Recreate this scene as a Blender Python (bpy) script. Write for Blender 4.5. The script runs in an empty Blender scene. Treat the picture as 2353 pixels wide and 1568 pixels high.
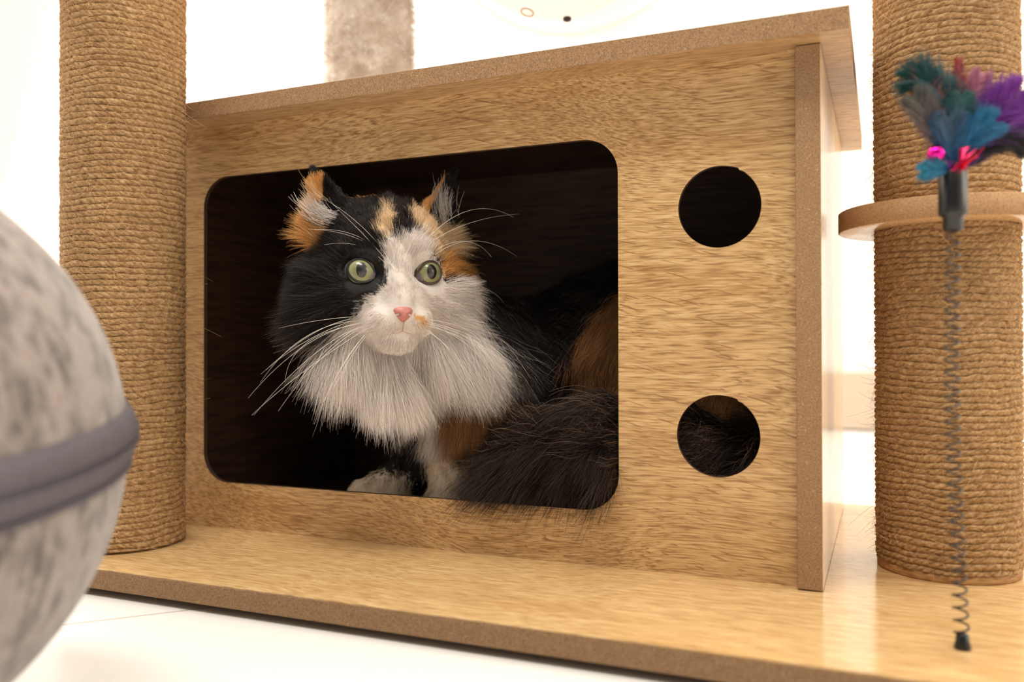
import bpy, bmesh, math, random
import numpy as np
from mathutils import Vector, Matrix
PI = math.pi
S = bpy.context.scene
COL = S.collection
rng = np.random.default_rng(7)
random.seed(7)

# ------------------------------------------------------------------ camera, light, exposure
YAW, PITCH, ROLL = math.radians(23.262), math.radians(0.430), math.radians(-0.1286)
cam_d = bpy.data.cameras.new('camera'); cam = bpy.data.objects.new('camera', cam_d); COL.objects.link(cam)
fw = Vector((-math.sin(YAW)*math.cos(PITCH), math.cos(YAW)*math.cos(PITCH), math.sin(PITCH)))
rt = Vector((math.cos(YAW), math.sin(YAW), 0)); upv = rt.cross(fw)
r2 = math.cos(ROLL)*rt + math.sin(ROLL)*upv; u2 = -math.sin(ROLL)*rt + math.cos(ROLL)*upv
M = Matrix((r2, u2, -fw)).transposed().to_4x4(); M.translation = Vector((0.0521, -0.5893, 0.1559)); cam.matrix_world = M
cam_d.sensor_width = 36; cam_d.lens = 36*1980.3/2353; cam_d.clip_start = 0.02; cam_d.clip_end = 50
cam_d.dof.use_dof = True; cam_d.dof.focus_distance = 0.635; cam_d.dof.aperture_fstop = 4.2
S.camera = cam
S.view_settings.view_transform = 'Standard'; S.view_settings.look = 'None'
S.view_settings.gamma = 1; S.view_settings.use_curve_mapping = False
S.view_settings.exposure = -0.38
world = bpy.data.worlds.new('world'); S.world = world; world.use_nodes = True
bg = world.node_tree.nodes['Background']; bg.inputs[0].default_value = (1.0, 0.93, 0.86, 1); bg.inputs[1].default_value = 0.30

def area(name, loc, target, sx, sy, power, color):
    d = bpy.data.lights.new(name, 'AREA'); d.shape = 'RECTANGLE'; d.size = sx; d.size_y = sy
    d.energy = power; d.color = color
    o = bpy.data.objects.new(name, d); COL.objects.link(o); o.location = loc
    o.rotation_euler = (Vector(target)-Vector(loc)).to_track_quat('-Z', 'Y').to_euler()
    return o
WARM = (1.0, 0.93, 0.85)
area('ceiling_lamp_back', (-1.45, 0.75, 2.25), (-1.1, 0.6, 0), 1.0, 0.8, 34, WARM)
area('ceiling_lamp_back', (1.25, 0.75, 2.25), (0.9, 0.6, 0), 1.0, 0.8, 30, WARM)
area('added_side_light_left', (-2.6, 0.35, 1.05), (-0.4, 0.1, 0.25), 1.3, 1.3, 62, (1.0, 0.94, 0.86))  # added area light that brightens the left post's outer side, source unseen
area('added_side_light_right', (2.3, 0.25, 1.05), (0.1, 0.1, 0.25), 1.3, 1.3, 30, (1.0, 0.93, 0.82))  # its added counterpart for the right post's outer side, source unseen
area('ceiling_lamp_front', (-0.2, -0.80, 2.25), (-0.2, -0.5, 0), 1.4, 0.5, 50, WARM)

# ------------------------------------------------------------------ helpers
def link(name, me, parent=None, mat=None):
    o = bpy.data.objects.new(name, me); COL.objects.link(o)
    if parent is not None: o.parent = parent
    if mat is not None: me.materials.append(mat)
    return o
def tag(o, label=None, cat=None, group=None, kind=None):
    if label: o['label'] = label
    if cat: o['category'] = cat
    if group: o['group'] = group
    if kind: o['kind'] = kind
    return o
def empty(name, loc, label, cat, group=None):
    o = bpy.data.objects.new(name, None); COL.objects.link(o); o.location = loc; o.empty_display_size = .02
    return tag(o, label, cat, group)
def npmesh(name, V, F, smooth=True):
    me = bpy.data.meshes.new(name)
    V = np.asarray(V, np.float32); F = np.asarray(F, np.int32)
    me.vertices.add(len(V)); me.vertices.foreach_set('co', V.ravel())
    k = F.shape[1]; me.loops.add(F.size); me.loops.foreach_set('vertex_index', F.ravel())
    me.polygons.add(len(F)); me.polygons.foreach_set('loop_start', np.arange(0, F.size, k, dtype=np.int32))
    me.polygons.foreach_set('loop_total', np.full(len(F), k, np.int32))
    me.update(calc_edges=True); me.validate()
    if smooth: me.polygons.foreach_set('use_smooth', np.ones(len(me.polygons), bool))
    return me
def grid_faces(nu, nv, wrap_u=False, base=0):
    iu = np.arange(nu if wrap_u else nu-1); iv = np.arange(nv-1)
    I, J = np.meshgrid(iu, iv, indexing='ij'); I2 = (I+1) % nu
    return np.stack([I*nv+J, I2*nv+J, I2*nv+J+1, I*nv+J+1], -1).reshape(-1, 4)+base
def revolve(name, prof, n=96, mat=None, parent=None, smooth=True):
    prof = np.array(prof, float); a = np.arange(n)*2*PI/n
    V = np.stack([prof[None, :, 0]*np.cos(a)[:, None], prof[None, :, 0]*np.sin(a)[:, None],
                  np.repeat(prof[None, :, 1], n, 0)], -1).reshape(-1, 3)
    me = npmesh(name, V, grid_faces(n, len(prof), True), smooth)
    bm = bmesh.new(); bm.from_mesh(me); bmesh.ops.remove_doubles(bm, verts=bm.verts, dist=1e-6)
    bmesh.ops.recalc_face_normals(bm, faces=bm.faces); bm.to_mesh(me); bm.free()
    return link(name, me, parent, mat)
def box(name, x0, x1, y0, y1, z0, z1, mat, parent=None, bev=.0006, origin=(0, 0, 0)):
    bm = bmesh.new(); bmesh.ops.create_cube(bm, size=1)
    for v in bm.verts:
        v.co = Vector(((x0+x1)/2+v.co.x*(x1-x0), (y0+y1)/2+v.co.y*(y1-y0), (z0+z1)/2+v.co.z*(z1-z0)))-Vector(origin)
    if bev: bmesh.ops.bevel(bm, geom=bm.edges[:], offset=bev, segments=2, affect='EDGES', profile=.5)
    me = bpy.data.meshes.new(name); bm.to_mesh(me); bm.free()
    return link(name, me, parent, mat)
def tube(path, rad, n=10, closed_ends=True):
    """vertices and faces of a round tube along a path; rad scalar or array"""
    P = np.asarray(path, float); m = len(P); rad = np.broadcast_to(np.asarray(rad, float), (m,))
    T = np.gradient(P, axis=0); T /= np.linalg.norm(T, axis=1)[:, None]+1e-12
    N = np.zeros_like(P); ref = np.array([0, 0, 1.]) if abs(T[0, 2]) < .9 else np.array([1., 0, 0])
    v = np.cross(T[0], ref); v /= np.linalg.norm(v); N[0] = v
    for i in range(1, m):
        v = N[i-1]-T[i]*np.dot(N[i-1], T[i]); N[i] = v/(np.linalg.norm(v)+1e-12)
    B = np.cross(T, N); a = np.arange(n)*2*PI/n
    V = P[None]+rad[None, :, None]*(np.cos(a)[:, None, None]*N[None]+np.sin(a)[:, None, None]*B[None])
    F = grid_faces(n, m, True)
    return V.reshape(-1, 3), F
def tubes_mesh(name, parts, mat, parent=None):
    Vs, Fs, b = [], [], 0
    for V, F in parts:
        Vs.append(V); Fs.append(F+b); b += len(V)
    return link(name, npmesh(name, np.concatenate(Vs), np.concatenate(Fs)), parent, mat)
def hair_object(name, pts, rad, mat, parent=None, color=None):
    """pts (n, k, 3) strands; rad (n, k) or scalar; color (n, k, 3)"""
    n, k, _ = pts.shape
    hc = bpy.data.hair_curves.new(name); hc.add_curves([k]*n)
    hc.attributes['position'].data.foreach_set('vector', np.ascontiguousarray(pts, np.float32).ravel())
    r = hc.attributes.get('radius') or hc.attributes.new('radius', 'FLOAT', 'POINT')
    r.data.foreach_set('value', np.broadcast_to(np.asarray(rad, np.float32), (n, k)).ravel().copy())
    if color is not None:
        c = hc.attributes.new('tint', 'FLOAT_COLOR', 'POINT')
        cc = np.ones((n, k, 4), np.float32); cc[..., :3] = color
        c.data.foreach_set('color', cc.ravel())
    o = bpy.data.objects.new(name, hc); COL.objects.link(o)
    if parent is not None: o.parent = parent
    hc.materials.append(mat)
    return o

# ------------------------------------------------------------------ materials
def srgb(r, g, b):
    f = lambda c: (c/255/12.92 if c/255 <= .04045 else ((c/255+.055)/1.055)**2.4)
    return (f(r), f(g), f(b), 1)
class NT:
    def __init__(s, name):
        s.m = bpy.data.materials.new(name); s.m.use_nodes = True; s.t = s.m.node_tree
        s.p = s.t.nodes['Principled BSDF']; s.out = s.t.nodes['Material Output']
    def n(s, typ, **kw):
        nd = s.t.nodes.new(typ)
        for k, v in kw.items():
            if k in nd.inputs: nd.inputs[k].default_value = v
            else: setattr(nd, k, v)
        return nd
    def l(s, a, b): s.t.links.new(a, b)
    def noise(s, vec, scale, detail=3, rough=.5):
        nd = s.n('ShaderNodeTexNoise'); nd.inputs['Scale'].default_value = scale
        nd.inputs['Detail'].default_value = detail; nd.inputs['Roughness'].default_value = rough
        if vec is not None: s.l(vec, nd.inputs['Vector'])
        return nd.outputs['Fac']
    def coords(s): return s.n('ShaderNodeTexCoord').outputs['Object']
    def mapping(s, vec, scale=(1, 1, 1), loc=(0, 0, 0), rot=(0, 0, 0)):
        m = s.n('ShaderNodeMapping'); m.inputs['Scale'].default_value = scale
        m.inputs['Location'].default_value = loc; m.inputs['Rotation'].default_value = rot
        s.l(vec, m.inputs['Vector']); return m.outputs[0]
    def ramp(s, fac, stops, interp='LINEAR'):
        r = s.n('ShaderNodeValToRGB'); r.color_ramp.interpolation = interp
        e = r.color_ramp.elements
        while len(e) < len(stops): e.new(.5)
        for i, (p, c) in enumerate(stops): e[i].position = p; e[i].color = c if len(c) == 4 else (*c, 1)
        s.l(fac, r.inputs[0]); return r.outputs[0]
    def math(s, op, a, b=None, clamp=False):
        m = s.n('ShaderNodeMath'); m.operation = op; m.use_clamp = clamp
        for i, x in enumerate((a, b)):
            if x is None: continue
            if isinstance(x, (int, float)): m.inputs[i].default_value = x
            else: s.l(x, m.inputs[i])
        return m.outputs[0]
    def mix(s, fac, a, b, mode='MIX'):
        m = s.n('ShaderNodeMix'); m.data_type = 'RGBA'; m.blend_type = mode
        for sock, x in ((m.inputs[0], fac), (m.inputs[6], a), (m.inputs[7], b)):
            if isinstance(x, (int, float)): sock.default_value = x
            elif isinstance(x, tuple): sock.default_value = x
            else: s.l(x, sock)
        return m.outputs[2]
    def bump(s, h, strength=.3, dist=.001):
        b = s.n('ShaderNodeBump'); b.inputs['Strength'].default_value = strength; b.inputs['Distance'].default_value = dist
        s.l(h, b.inputs['Height']); s.l(b.outputs[0], s.p.inputs['Normal']); return b
    def set(s, **kw):
        for k, v in kw.items(): s.p.inputs[k.replace('_', ' ')].default_value = v
G = lambda v: (v, v, v, 1)

def wood(name, axis='x', light=srgb(218, 180, 126), mid=srgb(202, 160, 106), dark=srgb(146, 104, 60), rough=.36, flow=.02, bumpd=.00035, pores=1.0, coat=0.0, hi=srgb(236, 206, 156)):
    """oak foil: long fine pores and broad flowing bands; grain runs along `axis`"""
    w = NT(name); c = w.coords()
    if axis == 'z': c = w.mapping(c, rot=(0, math.radians(90), 0))
    # flow: bend the grain slowly so that it makes long arches
    bend = w.noise(w.mapping(c, (2.2, 3.0, 3.4)), 1.0, 1)
    bend2 = w.noise(w.mapping(c, (9, 12, 12)), 1.0, 1)
    sep = w.n('ShaderNodeSeparateXYZ'); w.l(c, sep.inputs[0])
    off = w.math('ADD', w.math('MULTIPLY', w.math('SUBTRACT', bend, .5), flow*5), w.math('MULTIPLY', w.math('SUBTRACT', bend2, .5), flow*.6))
    cmb = w.n('ShaderNodeCombineXYZ'); w.l(sep.outputs[0], cmb.inputs[0])
    w.l(w.math('ADD', sep.outputs[1], off), cmb.inputs[1]); w.l(w.math('ADD', sep.outputs[2], off), cmb.inputs[2])
    g = cmb.outputs[0]
    fine = w.noise(w.mapping(g, (13, 420, 420)), 1, 2, .5)
    hair = w.noise(w.mapping(g, (58, 1150, 1150), loc=(2, 9, 4)), 1, 2, .5)
    pore = w.noise(w.mapping(w.mapping(g, rot=(0, math.radians(-14), math.radians(-4))), (26, 760, 760), loc=(3, 7, 1)), 1, 1, .5)
    band = w.noise(w.mapping(g, (3, 40, 40), loc=(1, 2, 3)), 1, 3, .5)
    blot = w.noise(w.mapping(c, (5, 16, 16)), 1, 2)
    base = w.ramp(w.math('ADD', w.math('MULTIPLY', band, .55), w.math('MULTIPLY', blot, .45)), [(.36, mid), (.50, light), (.64, tuple((a+b)/2 for a, b in zip(mid, light)))])
    base = w.mix(w.ramp(fine, [(.34, G(.34)), (.50, G(.12)), (.60, G(0))]), base, dark)
    base = w.mix(w.ramp(fine, [(.58, G(0)), (.70, G(.22))]), base, hi)
    base = w.mix(w.ramp(hair, [(.35, G(.80)), (.43, G(.30)), (.52, G(0))]), base, dark)
    base = w.mix(w.ramp(hair, [(.56, G(0)), (.66, G(.5))]), base, hi)
    base = w.mix(w.ramp(pore, [(.30, G(.8*pores)), (.335, G(0))]), base, dark)
    w.l(base, w.p.inputs['Base Color'])
    w.bump(w.math('ADD', w.math('MULTIPLY', fine, .5), hair), .55, bumpd)
    w.set(Roughness=rough); w.p.inputs['Coat Weight'].default_value = coat; w.p.inputs['Coat Roughness'].default_value = .12
    return w.m
def mdf(name, a=srgb(172, 138, 102), b=srgb(136, 102, 70), bits=srgb(206, 176, 140)):
    w = NT(name); c = w.coords()
    n1 = w.noise(c, 1000, 3, .65); n2 = w.noise(c, 180, 2); n3 = w.noise(w.mapping(c, loc=(4, 4, 4)), 650, 1)
    col = w.mix(w.ramp(n1, [(.38, G(1)), (.55, G(0))]), a, b)
    col = w.mix(w.ramp(n3, [(.70, G(0)), (.74, G(.8))]), col, bits)
    col = w.mix(w.ramp(n2, [(.3, G(.25)), (.6, G(0))]), col, b)
    w.l(col, w.p.inputs['Base Color']); w.set(Roughness=.85); w.bump(n1, .6, .0004)
    return w.m
m_panel = wood('oak_foil', 'x')
m_plat = wood('oak_foil_platform', 'x', light=srgb(220, 186, 134), mid=srgb(206, 168, 114), dark=srgb(164, 122, 72), rough=.15, flow=.012, bumpd=.00012, pores=.35)
m_side = wood('oak_foil_side', 'z', light=srgb(224, 190, 146), mid=srgb(208, 170, 124), dark=srgb(160, 120, 80), rough=.16, bumpd=.00010, pores=.5)
m_roof = wood('oak_foil_roof', 'x', light=srgb(205, 170, 125), mid=srgb(186, 148, 102), dark=srgb(140, 102, 62), rough=.4, bumpd=.0002, pores=.6)
m_mdf = mdf('fibreboard_edge'); m_mdf2 = mdf('fibreboard_edge_dark', srgb(150, 118, 84), srgb(116, 86, 58))
def plain(name, col, rough=.6, **kw):
    w = NT(name); w.set(Base_Color=col, Roughness=rough)
    for k, v in kw.items(): w.p.inputs[k.replace('_', ' ')].default_value = v
    return w
w = plain('shade_toned_inner_foil', srgb(74, 50, 34), .55); c = w.coords()  # shade inside the box is put into this dark brown colour
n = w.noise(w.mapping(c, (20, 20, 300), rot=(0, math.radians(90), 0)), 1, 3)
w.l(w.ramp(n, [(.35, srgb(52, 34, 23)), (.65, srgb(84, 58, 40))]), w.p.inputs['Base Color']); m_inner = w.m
w = plain('white_wall_paint', (.86, .84, .80, 1), .7); n = w.noise(w.coords(), 60, 4); w.bump(n, .1, .001); m_wall = w.m
w = plain('white_floor_tile', (.86, .85, .83, 1), .28)
c = w.coords(); br = w.n('ShaderNodeTexBrick'); br.offset = 0
br.inputs['Color1'].default_value = (.86, .84, .81, 1); br.inputs['Color2'].default_value = (.84, .82, .79, 1); br.inputs['Mortar'].default_value = (.45, .38, .31, 1)
br.inputs['Scale'].default_value = 1; br.inputs['Brick Width'].default_value = .8; br.inputs['Row Height'].default_value = .8
br.inputs['Mortar Size'].default_value = .0009; br.inputs['Mortar Smooth'].default_value = .1
w.l(w.mapping(c, loc=(-.2, -.181, 0), rot=(0, 0, math.radians(-47.4))), br.inputs['Vector'])
w.l(br.outputs['Color'], w.p.inputs['Base Color']); m_floor = w.m
m_base = plain('cream_skirting_paint', srgb(196, 178, 158), .5).m
m_ceil = plain('white_ceiling_paint', (.85, .84, .82, 1), .8).m

# ------------------------------------------------------------------ room
FZ = -0.020
def st(o): return tag(o, kind='structure')
st(box('floor', -3.2, 2.6, -3.0, 1.38, FZ-.05, FZ, m_floor, bev=0))
st(box('wall_back', -3.2, 2.6, 1.36, 1.46, FZ, 2.4, m_wall, bev=0))
st(box('wall_left', -3.3, -3.2, -3.0, 1.46, FZ, 2.4, m_wall, bev=0))
st(box('wall_right', 2.6, 2.7, -3.0, 1.46, FZ, 2.4, m_wall, bev=0))
st(box('ceiling', -3.2, 2.6, -3.0, 1.46, 2.4, 2.5, m_ceil, bev=0))
st(box('baseboard_back', -3.2, 2.6, 1.345, 1.36, FZ+.004, FZ+.122, m_base, bev=.002))

# ------------------------------------------------------------------ cat tree platform
OR = (-.27, .09, 0)
plat = empty('cat_tree_base', OR, 'wide oak-finish base board carrying the box house and the sisal posts', 'cat tree base')
box('top_face', -.66, .42, -.1433, .3287, -.0012, 0, m_plat, plat, .0003, OR)
box('board', -.6605, .4205, -.1438, .3292, -.0146, -.0012, m_mdf2, plat, .0004, OR)['label'] = 'raw brown fibreboard edge'
m_rubber = plain('dark_rubber', (.02, .018, .016, 1), .6).m
for (x, y) in ((-.6, -.09), (-.6, .29), (.36, -.09), (.36, .29), (-.12, .09)):
    o = revolve('foot_pad', [(0, FZ), (.014, FZ), (.0145, FZ+.0012), (.0145, -.0148), (0, -.0148)], 32, m_rubber, plat)
    o.location = (x-OR[0], y-OR[1], -OR[2])

# ------------------------------------------------------------------ box house
HX0, HX1, T, H = -.5335, .0012, .0042, .350
hs = empty('cat_house', (-.266, .15, 0), 'oak-finish box house shaped like an old television with a big screen opening', 'cat house')
HO = (-.266, .15, 0)
def rounded_rect(x0, x1, z0, z1, r, n=14):
    P = []
    for cx, cz, a0 in ((x1-r, z1-r, 0), (x0+r, z1-r, 90), (x0+r, z0+r, 180), (x1-r, z0+r, 270)):
        for i in range(n+1):
            a = math.radians(a0+90*i/n); P.append((cx+r*math.cos(a), cz+r*math.sin(a)))
    return P
def notched_circle(cx, cz, r, n=96, notch=math.radians(62)):
    P = []
    for i in range(n):
        a = 2*PI*i/n; d = (a-notch)
        rr = r*(1+.022*math.exp(-(d/.16)**2)*(1 if d > 0 else .35))-(.0006 if -.1 < d < 0 else 0)
        P.append((cx+rr*math.cos(a), cz+rr*math.sin(a)))
    return P
def plate(name, outer, holes, y0, y1, mats, parent, origin):
    bm = bmesh.new()
    def loop(P):
        vs = [bm.verts.new((x-origin[0], y0-origin[1], z-origin[2])) for x, z in P]
        return [bm.edges.new((vs[i], vs[(i+1) % len(vs)])) for i in range(len(vs))]
    E = loop(outer)
    for h in holes: E += loop(h)
    bmesh.ops.triangle_fill(bm, use_beauty=True, use_dissolve=False, edges=E)
    front = bm.faces[:]
    r = bmesh.ops.extrude_face_region(bm, geom=front)
    back = [f for f in r['geom'] if isinstance(f, bmesh.types.BMFace)]
    bmesh.ops.translate(bm, vec=(0, y1-y0, 0), verts=[v for v in r['geom'] if isinstance(v, bmesh.types.BMVert)])
    bmesh.ops.recalc_face_normals(bm, faces=bm.faces)
    for f in bm.faces:
        f.material_index = 0 if f.normal.y < -.9 else (2 if f.normal.y > .9 else 1)
    me = bpy.data.meshes.new(name); bm.to_mesh(me); bm.free()
    for m in mats: me.materials.append(m)
    return link(name, me, parent)
rect = [(HX0, 0), (HX1, 0), (HX1, H), (HX0, H)]
m_cut = plain('dark_cut_edge', srgb(70, 48, 32), .7).m
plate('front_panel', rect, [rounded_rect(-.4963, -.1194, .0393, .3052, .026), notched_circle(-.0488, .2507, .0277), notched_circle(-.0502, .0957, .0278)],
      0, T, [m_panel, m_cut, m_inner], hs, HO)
def board2(name, x0, x1, y0, y1, z0, z1, faces, parent):
    """board with foil faces and raw edges: faces(normal) -> material index"""
    o = box(name, x0, x1, y0, y1, z0, z1, m_mdf, parent, .0004, HO)
    me = o.data
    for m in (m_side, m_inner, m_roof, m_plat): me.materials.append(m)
    for p in me.polygons: p.material_index = faces(p.normal)
    return o
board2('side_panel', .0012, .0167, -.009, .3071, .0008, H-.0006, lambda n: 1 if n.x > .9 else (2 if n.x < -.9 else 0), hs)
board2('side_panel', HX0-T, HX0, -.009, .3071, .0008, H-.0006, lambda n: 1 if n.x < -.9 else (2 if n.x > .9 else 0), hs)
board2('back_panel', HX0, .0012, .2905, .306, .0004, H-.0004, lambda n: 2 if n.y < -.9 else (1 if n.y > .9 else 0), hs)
board2('roof_panel', -.568, .0345, -.0273, .3265, H, H+.0142, lambda n: 3 if abs(n.z) > .9 else 0, hs)
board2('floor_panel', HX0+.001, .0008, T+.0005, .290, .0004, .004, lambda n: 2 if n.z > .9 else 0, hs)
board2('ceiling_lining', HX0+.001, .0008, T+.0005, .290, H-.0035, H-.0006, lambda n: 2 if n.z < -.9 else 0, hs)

# ------------------------------------------------------------------ sisal posts
w = NT('sisal_rope'); c = w.coords()
at = w.n('ShaderNodeAttribute'); at.attribute_name = 'groove'
n1 = w.noise(w.mapping(c, (1, 1, 1)), 260, 4, .7); n2 = w.noise(c, 28, 3); n3 = w.noise(w.mapping(c, (1, 1, 3), loc=(9, 1, 1)), 900, 2)
col = w.ramp(n1, [(.30, srgb(144, 110, 72)), (.50, srgb(192, 154, 108)), (.72, srgb(224, 192, 148))])
col = w.mix(w.ramp(n2, [(.3, G(.35)), (.6, G(0))]), col, srgb(150, 112, 74))
col = w.mix(w.math('MULTIPLY', w.ramp(n3, [(.66, G(0)), (.74, G(1))]), .5), col, srgb(96, 66, 40))
w.l(col, w.p.inputs['Base Color']); w.set(Roughness=.95); w.p.inputs['Specular IOR Level'].default_value = .15; n5 = w.noise(c, 1500, 3, .7); w.bump(w.math('ADD', w.math('ADD', n1, n3), n5), .9, .0009); m_sisal = w.m
w = NT('sisal_fibre'); at = w.n('ShaderNodeAttribute'); at.attribute_name = 'tint'
w.l(at.outputs['Color'], w.p.inputs['Base Color']); w.set(Roughness=.6); m_fibre = w.m
w = NT('sisal_band'); n1 = w.noise(w.mapping(w.coords(), (1, 1, 6)), 120, 3)
w.l(w.ramp(n1, [(.3, srgb(150, 108, 64)), (.7, srgb(196, 152, 100))]), w.p.inputs['Base Color']); w.set(Roughness=.8); m_band = w.m

def vnoise(x, y, seed, px=None):
    """smooth 2-D value noise, optional period in x"""
    g = np.random.default_rng(seed); N = 256; tab = g.random((N, N))
    xi = np.floor(x).astype(int); yi = np.floor(y).astype(int); fx = x-xi; fy = y-yi
    fx = fx*fx*(3-2*fx); fy = fy*fy*(3-2*fy)
    wx = (lambda k: k % px) if px else (lambda k: k % N)
    a = tab[wx(xi) % N, yi % N]; b = tab[wx(xi+1) % N, yi % N]; c_ = tab[wx(xi) % N, (yi+1) % N]; d = tab[wx(xi+1) % N, (yi+1) % N]
    return (a*(1-fx)+b*fx)*(1-fy)+(c_*(1-fx)+d*fx)*fy

def sisal(parent, R, z0, z1, pitch, seed, slant=1, nfuzz=5000):
    nu = 560; nz = int((z1-z0)/.00042)
    a = np.arange(nu)*2*PI/nu; z = np.linspace(z0, z1, nz)
    A, Z = np.meshgrid(a, z, indexing='ij'); U = A/(2*PI)
    wob = (vnoise(U*12, Z/.02, seed, 12)-.5)*.0032+(vnoise(U*40, Z/.006, seed+1, 40)-.5)*.0014
    s = (Z+wob)/pitch-slant*U+.5*0; fr = s-np.floor(s); row = np.floor(s)
    prof = np.sqrt(np.clip(1-np.abs(2*fr-1)**3.2*.98, 0, 1))
    rowr = (np.sin(row*12.9898+seed)*43758.5453); rowr = rowr-np.floor(rowr)
    tw = (U*2*PI*R)/.0052+rowr*7+fr*1.15*slant+(vnoise(U*60, row*.37, seed+2, 60)-.5)*.8
    strand = np.abs(np.sin(PI*tw))
    lump = vnoise(U*90, Z/.003, seed+3, 90)
    r = R-.0024+.0020*prof*(.88+.24*rowr)+.0009*np.sqrt(strand)*prof+.0008*(lump-.5)
    V = np.stack([r*np.cos(A), r*np.sin(A), Z], -1).reshape(-1, 3)
    me = npmesh('rope_wrap', V, grid_faces(nu, nz, True))
    link('rope_wrap', me, parent, m_sisal)
    # loose fibres
    n = nfuzz; ang = rng.random(n)*2*PI; zz = z0+.003+rng.random(n)*(z1-z0-.006); k = 7
    L = np.where(rng.random(n) < .05, rng.uniform(.010, .024, n), rng.uniform(.0025, .008, n)); t = np.linspace(0, 1, k)
    er = np.stack([np.cos(ang), np.sin(ang), 0*ang], -1); ea = np.stack([-np.sin(ang), np.cos(ang), 0*ang], -1); ez = np.array([0, 0, 1.])
    side = np.where(rng.random(n) < .5, -1, 1)[:, None]
    lift = rng.uniform(.02, .40, n)[:, None]; vz = rng.normal(0, .35, n)[:, None]
    d0 = ea*side+er*lift+ez*vz; d0 /= np.linalg.norm(d0, axis=1)[:, None]
    bend = rng.normal(0, 1, (n, 3))*1.0; bend -= er*.15
    P = er[:, None]*(R-.0004)+ez*zz[:, None, None]
    pts = P+L[:, None, None]*(d0[:, None]*t[None, :, None]+bend[:, None]*(t**2)[None, :, None]*.5)
    # keep the fibre outside the post
    rr = np.linalg.norm(pts[..., :2], axis=-1, keepdims=True); sc = np.maximum(rr, R-.0006+.0016*lift[:, None]*t[None, :, None])/np.maximum(rr, 1e-6)
    pts[..., :2] *= sc; pts[..., 2] = np.clip(pts[..., 2], z0, z1)
    base = np.array(srgb(214, 172, 122)[:3]); col = base*rng.uniform(.5, 1.35, (n, 1, 1))*np.ones((1, k, 1))
    f = hair_object('loose_fibres', pts, np.linspace(.00009, .00004, k)[None]*rng.uniform(.6, 1.4, (n, 1)), m_fibre, parent, col)
    f['kind'] = 'stuff'
R_POST = .0462
lp = empty('scratching_post', (-.510, -.0740, 0), 'sisal rope scratching post standing left of the house front, behind the grey felt pod', 'scratching post', None)
sisal(lp, R_POST, .002, .62, .00475, 11, 1, 26000)
revolve('inner_tube', [(0, 0), (.0425, 0), (.0435, .001), (.0435, .622), (0, .622)], 64, m_band, lp)
rp = empty('scratching_post', (.0934, .0895, 0), 'sisal rope scratching post right of the house, with a round wooden disc around it', 'scratching post', None)
sisal(rp, R_POST, .006, .62, .0044, 23, -1, 26000)
revolve('inner_tube', [(0, 0), (.0425, 0), (.0435, .001), (.0435, .622), (0, .622)], 64, m_band, rp)
revolve('end_band', [(.042, .0), (.0452, .0), (.0457, .001), (.0457, .0062), (.043, .0068)], 96, m_band, rp)
# disc around the right post: lives on that post, a board ring
w_ = .0144
m_disc = mdf('fibreboard_disc_edge', srgb(186, 148, 108), srgb(160, 120, 82))
disc = revolve('disc_collar', [(.045, .2382), (.0700, .2382), (.0708, .2388), (.0708, .2519), (.0700, .2525), (.045, .2525)], 160, m_disc, rp, smooth=False)
disc.data.materials.append(m_side)
for p in disc.data.polygons: p.material_index = 1 if abs(p.normal.z) > .9 else 0
disc['label'] = 'round wooden disc'

# ------------------------------------------------------------------ plush post on the roof and acrylic bowl
w = NT('cream_plush'); n1 = w.noise(w.coords(), 55, 4); n2 = w.noise(w.coords(), 260, 3)
w.l(w.ramp(n1, [(.35, srgb(222, 208, 196)), (.62, srgb(252, 248, 244))]), w.p.inputs['Base Color']); w.set(Roughness=.95)
w.p.inputs['Sheen Weight'].default_value = .4; w.bump(n2, 1, .003); m_plush = w.m
pp = empty('plush_post', (-.478, .239, H+.0142), 'pale plush-covered post rising behind the front edge of the roof', 'post')
nu, nz = 160, 220; a = np.arange(nu)*2*PI/nu; z = np.linspace(0, .34, nz); A, Z = np.meshgrid(a, z, indexing='ij')
r = .0445+.003*(vnoise(A/(2*PI)*40, Z/.006, 5, 40)-.5)+.003*(vnoise(A/(2*PI)*14, Z/.02, 6, 14)-.5)
link('plush_sleeve', npmesh('plush_sleeve', np.stack([r*np.cos(A), r*np.sin(A), Z], -1).reshape(-1, 3), grid_faces(nu, nz, True)), pp, m_plush)
revolve('core', [(0, 0), (.040, 0), (.040, .342), (0, .342)], 64, m_band, pp)
n = 30000; k = 4; ang = rng.random(n)*2*PI; zz = rng.random(n)*.335; er = np.stack([np.cos(ang), np.sin(ang), 0*ang], -1)
d = er+rng.normal(0, .5, (n, 3)); t = np.linspace(0, 1, k); L = rng.uniform(.004, .007, n)
pts = er[:, None]*.044+np.array([0, 0, 1.])*zz[:, None, None]+L[:, None, None]*d[:, None]*t[None, :, None]; pts[..., 2] = np.clip(pts[..., 2], .0005, .4)
cl = vnoise(ang/(2*PI)*22, zz/.010, 9, 22); cc = (np.array(srgb(200, 184, 170)[:3])*(1-cl[:, None])+np.array(srgb(250, 243, 236)[:3])*cl[:, None])[:, None]*np.ones((1, k, 1))
hair_object('plush_pile', pts, .00016, m_fibre, pp, cc)['kind'] = 'stuff'

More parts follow.
